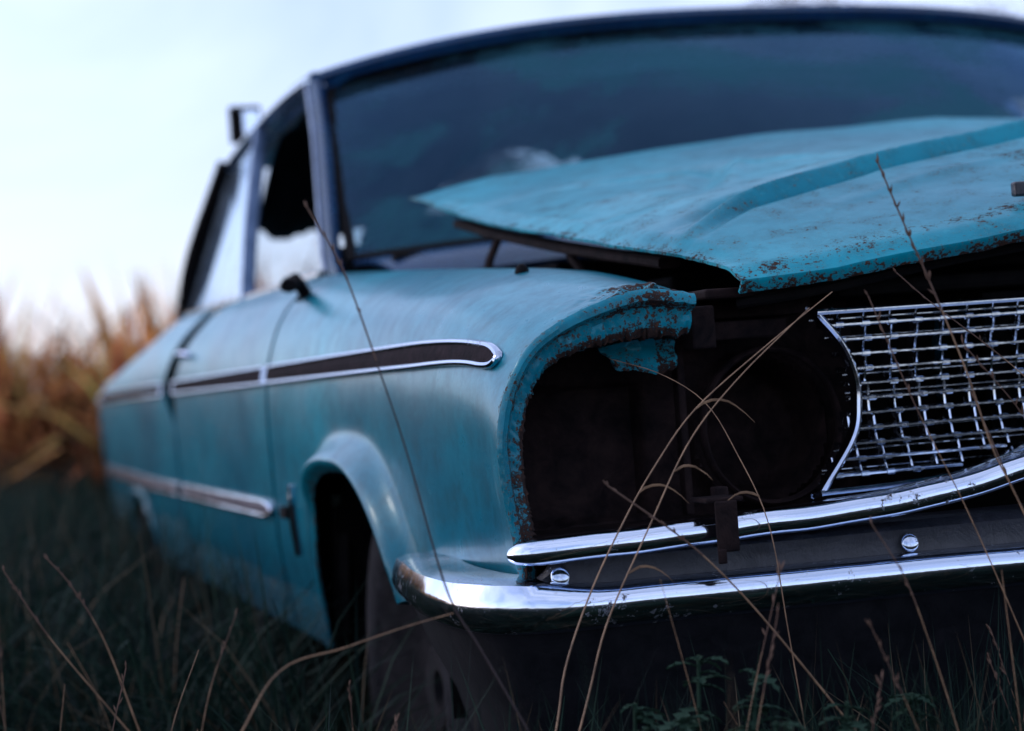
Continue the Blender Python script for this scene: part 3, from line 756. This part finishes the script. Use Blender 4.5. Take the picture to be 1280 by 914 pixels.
# ------------------------------------------------------------------ dry stalks
m,nt,b=newmat('dry_stalk'); co=N(nt,'ShaderNodeTexCoord').outputs['Object']; nn_=noise_node(nt,40,5,.6,0,co)
r_=ramp(nt,nn_.outputs[0],[(.3,(.11,.06,.032,1)),(.7,(.34,.20,.11,1))]); nt.links.new(r_.outputs[0],b.inputs['Base Color']); b.inputs['Roughness'].default_value=.6; STALK=m
m,nt,b=newmat('dark_stalk'); b.inputs['Base Color'].default_value=(.03,.018,.018,1); b.inputs['Roughness'].default_value=.7; DSTALK=m
m,nt,b=newmat('seed_husk'); b.inputs['Base Color'].default_value=(.11,.06,.04,1); b.inputs['Roughness'].default_value=.8; HUSK=m
def stalk(pts_,r=.0014,mat=STALK,seed=0,root=True,leaf=0,label="thin dry grass stalk standing in front of the car"):
    P=[Vector(p) for p in pts_]
    if root:
        d=(P[-1]-P[-2]).normalized()
        if d.z>-.3: d=Vector((d.x,d.y,-.6)).normalized()
        k=P[-1].z/(-d.z); P.append(P[-1]+d*k*.5+Vector((0,.01,0))); P.append(Vector((P[-1].x+d.x*k*.25,P[-1].y,0)))
    Q=cr([tuple(p) for p in P],60); b0=Q[-1].copy(); b0[2]=0
    root_=empty('dry_grass_stalk',Vector(b0)); root_['label']=label; root_['category']="grass stalk"; root_['group']="dry grass stalks in front of the car"
    tpr=[.45+.75*i/59 for i in range(60)]
    V,F=sweep(Q,circ(r,6),up=(.1,1,.05),taper=tpr); mk('stem',V,F,mat,root_,off=b0)
    if seed:
        parts=[]
        for i in range(seed):
            t=random.uniform(0,.16) if i else 0; k=int(t*59); p=Vector(Q[k]); q=Vector(Q[k+1])-Vector(Q[k]); q.normalize()
            d=(-q+Vector((random.uniform(-.6,.6),random.uniform(-.5,.5),random.uniform(-.2,.5)))).normalized()
            L=random.uniform(.006,.012)
            parts.append(sweep([p,p+d*L*.5,p+d*L],circ(.0012,5),up=(.2,1,.3),taper=[.4,1,.1]))
        parts.append(sweep(Q[:11],circ(r*.7,5),up=(.1,1,.05)))
        V,F=joinm(parts); mk('seed_head',V,F,HUSK,root_,off=b0)
    for i in range(leaf):
        k=random.randint(12,40); p=Vector(Q[k]); s=random.choice((-1,1)); L=random.uniform(.03,.07)
        path=[p+Vector((s*L*t,random.uniform(-.002,.002),L*.7*t-L*1.0*t*t)) for t in np.linspace(0,1,8)]
        V,F=sweep(path,[(-.0015,0),(0,.0003),(.0015,0),(0,-.0003)],up=(0,1,.2),taper=[.5,1,1,.9,.7,.5,.3,.1]); mk('leaf',V,F,mat,root_,off=b0)
f=.001
def M(L): return [(a*f,b*f,c*f) for a,b,c in L]
stalk(M([(-1262,-300,872),(-1232,-300,811),(-1201,-300,702),(-1183,-300,632),(-1154,-300,499),(-1126,-300,442),(-1084,-300,357)]),.0014,DSTALK,10)
stalk(M([(-694,-350,884),(-671,-350,823),(-642,-350,749),(-613,-350,667),(-592,-350,593),(-562,-350,525)]),.0013,STALK,34)
stalk(M([(-663,-150,766),(-743,-150,714),(-830,-150,652),(-880,-150,596),(-920,-150,540),(-966,-160,469),(-1002,-170,397),(-1020,-180,336)]),.0012,STALK,0,leaf=2)
stalk(M([(-700,-170,750),(-790,-175,680),(-850,-175,618),(-905,-180,530),(-958,-185,440),(-985,-190,370),(-1005,-195,320)]),.0012,STALK,0,leaf=2)
stalk(M([(-968,-250,583),(-896,-250,526),(-855,-250,486),(-807,-250,428),(-719,-250,308)]),.0014,STALK,12)
stalk(M([(-692,-300,755),(-670,-300,696),(-644,-300,629),(-598,-300,526),(-545,-300,389)]),.0009,STALK,6)
stalk(M([(-754,-400,533),(-724,-400,480),(-704,-400,420),(-680,-400,330)]),.0009,STALK,4)
stalk(M([(-1150,-300,478),(-1200,-305,470),(-1258,-300,456),(-1322,-300,440),(-1375,-300,368)]),.0011,STALK,0,leaf=1)
stalk(M([(-1475,500,509),(-1450,500,475),(-1413,500,401),(-1377,500,281)]),.0016,STALK,16,label="thin dry grass stalk standing beside the car")
stalk(M([(-1531,500,500),(-1480,500,410),(-1400,500,295)]),.0016,STALK,10,label="thin dry grass stalk standing beside the car")
stalk(M([(-610,-200,781),(-570,-200,745),(-466,-200,659),(-380,-200,560),(-320,-200,400)]),.0009,STALK,8)
stalk(M([(-860,40,712),(-820,-20,690),(-785,-60,655),(-765,-90,600),(-745,-120,520),(-735,-130,400)]),.0009,STALK,0,leaf=1)
stalk(M([(-560,-260,640),(-530,-260,560),(-500,-260,470),(-490,-260,340)]),.0008,STALK,6)
stalk(M([(-590,-300,700),(-520,-300,610),(-470,-300,500),(-440,-300,340)]),.0008,STALK,8)
for i in range(34):
    x=random.uniform(-.95,.1); y=random.uniform(-.5,-.2); hh=random.uniform(.28,.50); lx_=random.uniform(-.12,.12)
    stalk([(x+lx_,y,hh),(x+lx_*.55,y,hh*.7),(x+lx_*.2,y,hh*.35),(x,y,0.02)],random.uniform(.0006,.0009),STALK,random.choice((0,6,12)),root=False,leaf=random.choice((0,0,1)))
for i in range(14):
    x=random.uniform(-1.75,-1.1); y=random.uniform(-.2,1.2); hh=random.uniform(.30,.44); lx_=random.uniform(-.15,.15)
    stalk([(x+lx_,y,hh),(x+lx_*.55,y,hh*.75),(x+lx_*.2,y,hh*.4),(x,y,0.02)],random.uniform(.0007,.0011),STALK,random.choice((0,6)),root=False,leaf=random.choice((0,1)),label="thin dry grass stalk standing beside the car")
WEED=foliage('weed_leaves',.2,spec=.1)
def weed(x,y,hh,seedn):
    random.seed(seedn); root_=empty('weed_plant',Vector((x,y,0))); root_['label']="low green leafy weed growing in front of the bumper"; root_['category']="plant"; root_['group']="weeds in front of the bumper"
    V,F=sweep(cr([(x,y,0),(x+.01,y,hh*.5),(x+.02,y-.01,hh)],10),circ(.002,6),up=(0,1,0))
    def col(o,c):
        me=o.data; a=me.attributes.new('tint','FLOAT_COLOR','POINT'); a.data.foreach_set('color',list(c)*len(me.vertices))
    o=mk('stem',V,F,WEED,root_,off=(x,y,0)); col(o,(.04,.06,.03,1))
    parts=[sweep(cr([(x+.003,y,hh*.2),(x+.01,y,hh*.5),(x+.02,y-.01,hh)],10),circ(.0022,6),up=(0,1,0))]
    for i in range(90):
        t=random.uniform(.25,1); a=random.uniform(0,6.28); L=random.uniform(.02,.060)*(1.25-.6*t); p=Vector((x+.02*t,y-.01*t,hh*t))
        d=Vector((math.cos(a),math.sin(a),random.uniform(.1,.7))); s=Vector((-math.sin(a),math.cos(a),0)); VV=[]
        for k in range(9):
            u=k/8; wv=L*.20*math.sin(math.pi*min(1,u*.9+.1))*(1.7 if k%2 else .35); c=p+d*L*u+Vector((0,0,-L*.6*u*u)); VV+= [c-s*wv,c+Vector((0,0,-.002)),c+s*wv]
        parts.append((VV,gridfaces(9,3)))
    V,F=joinm(parts); o=mk('leaf_cluster',V,F,WEED,root_,off=(x,y,0)); col(o,(.020,.046,.030,1))
for i,(x,y,hh) in enumerate([(-.92,-.28,.41),(-.96,-.33,.36),(-1.02,-.38,.35),(-.80,-.36,.36),(-.60,-.42,.35),(-.48,-.35,.37),(-.36,-.4,.35),(-.70,-.3,.35),(-.87,-.30,.39),(-.99,-.28,.37),(-.90,-.42,.36)]): weed(x,y,hh,i+50)
# ------------------------------------------------------------------ autumn trees behind
def tree(x,y,H,sd):
    random.seed(sd)
    root_=empty('autumn_tree',Vector((x,y,0))); root_['label']="autumn tree with thin brown foliage at the field edge"; root_['category']="tree"; root_['group']="trees at the field edge"
    parts=[]; tips=[]
    tr=cr([(x,y,0),(x+.1,y,H*.3),(x-.1,y+.1,H*.6),(x+.1,y,H*.9)],14); parts.append(sweep(tr,circ(.2,8),up=(0,1,0),taper=[1-.85*i/13 for i in range(14)]))
    for i in range(16):
        k=random.randint(4,12); p=Vector(tr[k]); a=random.uniform(0,6.28); L=H*.35*random.uniform(.5,1)*(1.2-k/14)
        q=p+Vector((math.cos(a)*L,math.sin(a)*L,L*.7)); mid=p.lerp(q,.5)+Vector((0,0,-.1*L)); parts.append(sweep(cr([p,mid,q],6),circ(.07,5),up=(.01,1,.3),taper=[1,.8,.6,.4,.3,.15])); tips+= [mid,q,p.lerp(q,.75)]
    V,F=joinm(parts); mk('trunk',V,F,DARK,root_,off=(x,y,0))
    V=[];F=[];C_=[]
    for t in tips+[Vector(tr[-1])]:
        for j in range(4):
            c=t+Vector([random.gauss(0,.5) for _ in range(3)]); tone=random.uniform(.5,1.3)
            for i in range(30):
                p=c+Vector([random.gauss(0,.33) for _ in range(3)]); d=Vector([random.gauss(0,1) for _ in range(3)]).normalized()*.09; e=d.cross(Vector((random.random(),random.random(),1))).normalized()*.06
                o=len(V); V+=[p-d,p+e,p+d,p-e]; F.append((o,o+1,o+2,o+3)); cc=(.13*tone,.065*tone,.03*tone,1); C_+=[cc]*4
    o=mk('crown',V,F,FOLB,root_,off=(x,y,0),smooth=False); a=o.data.attributes.new('tint','FLOAT_COLOR','POINT'); a.data.foreach_set('color',[v for c in C_ for v in c])
tree(19,44,9.3,1); tree(25,46,8.6,2); tree(13,50,8.2,3)
# ------------------------------------------------------------------ world + sun
sdir=Vector((-.85,.50,0)).normalized(); el=math.radians(36)
w=bpy.data.worlds.new("World"); scene.world=w; w.use_nodes=True; nt=w.node_tree; bg=nt.nodes['Background']
sky=N(nt,'ShaderNodeTexSky'); sky.sky_type='NISHITA'; sky.sun_disc=False; sky.sun_elevation=el; sky.sun_rotation=math.atan2(sdir.x,sdir.y)
sky.air_density=1.0; sky.dust_density=1.2; sky.ozone_density=3.0
tc=N(nt,'ShaderNodeTexCoord'); cn=noise_node(nt,2.2,7,.6,.8,tc.outputs['Generated'])
cr_=ramp(nt,cn.outputs[0],[(.32,(1.3,1.6,2.2,1)),(.66,(4.8,4.9,5.6,1))])
mu=N(nt,'ShaderNodeMix',data_type='RGBA',blend_type='MULTIPLY'); mu.inputs[0].default_value=1.0; mu.inputs[7].default_value=(.98,.90,1.08,1)
nt.links.new(sky.outputs[0],mu.inputs[6])
ad=N(nt,'ShaderNodeMix',data_type='RGBA',blend_type='ADD'); ad.inputs[0].default_value=1.0
nt.links.new(mu.outputs[2],ad.inputs[6]); nt.links.new(cr_.outputs[0],ad.inputs[7])
nt.links.new(ad.outputs[2],bg.inputs[0]); bg.inputs[1].default_value=.15
sd=bpy.data.lights.new('sun','SUN'); sd.energy=.6; sd.angle=math.radians(10); sd.color=(1,.95,.9)
so=bpy.data.objects.new('sun',sd); COL.objects.link(so)
toward=Vector((sdir.x*math.cos(el),sdir.y*math.cos(el),math.sin(el))); so.rotation_euler=toward.to_track_quat('Z','Y').to_euler()
# ------------------------------------------------------------------ camera
cd=bpy.data.cameras.new('camera'); cam=bpy.data.objects.new('camera',cd); COL.objects.link(cam)
from mathutils import Matrix
R=Vector((.9589,-.2742,-.0735)); U=Vector((.0695,-.0242,.9974)); Z=Vector((-.2752,-.9614,-.0041))
mt=Matrix((R,U,Z)).transposed().to_4x4(); mt.translation=Vector((-1.649,-2.311,.702)); cam.matrix_world=mt
cd.sensor_width=36; cd.lens=75.94; cd.clip_end=2000; cd.clip_start=.05
cd.dof.use_dof=True; cd.dof.focus_distance=2.42; cd.dof.aperture_fstop=3.4
scene.camera=cam
scene.view_settings.view_transform='Standard'; scene.view_settings.look='None'; scene.view_settings.exposure=0
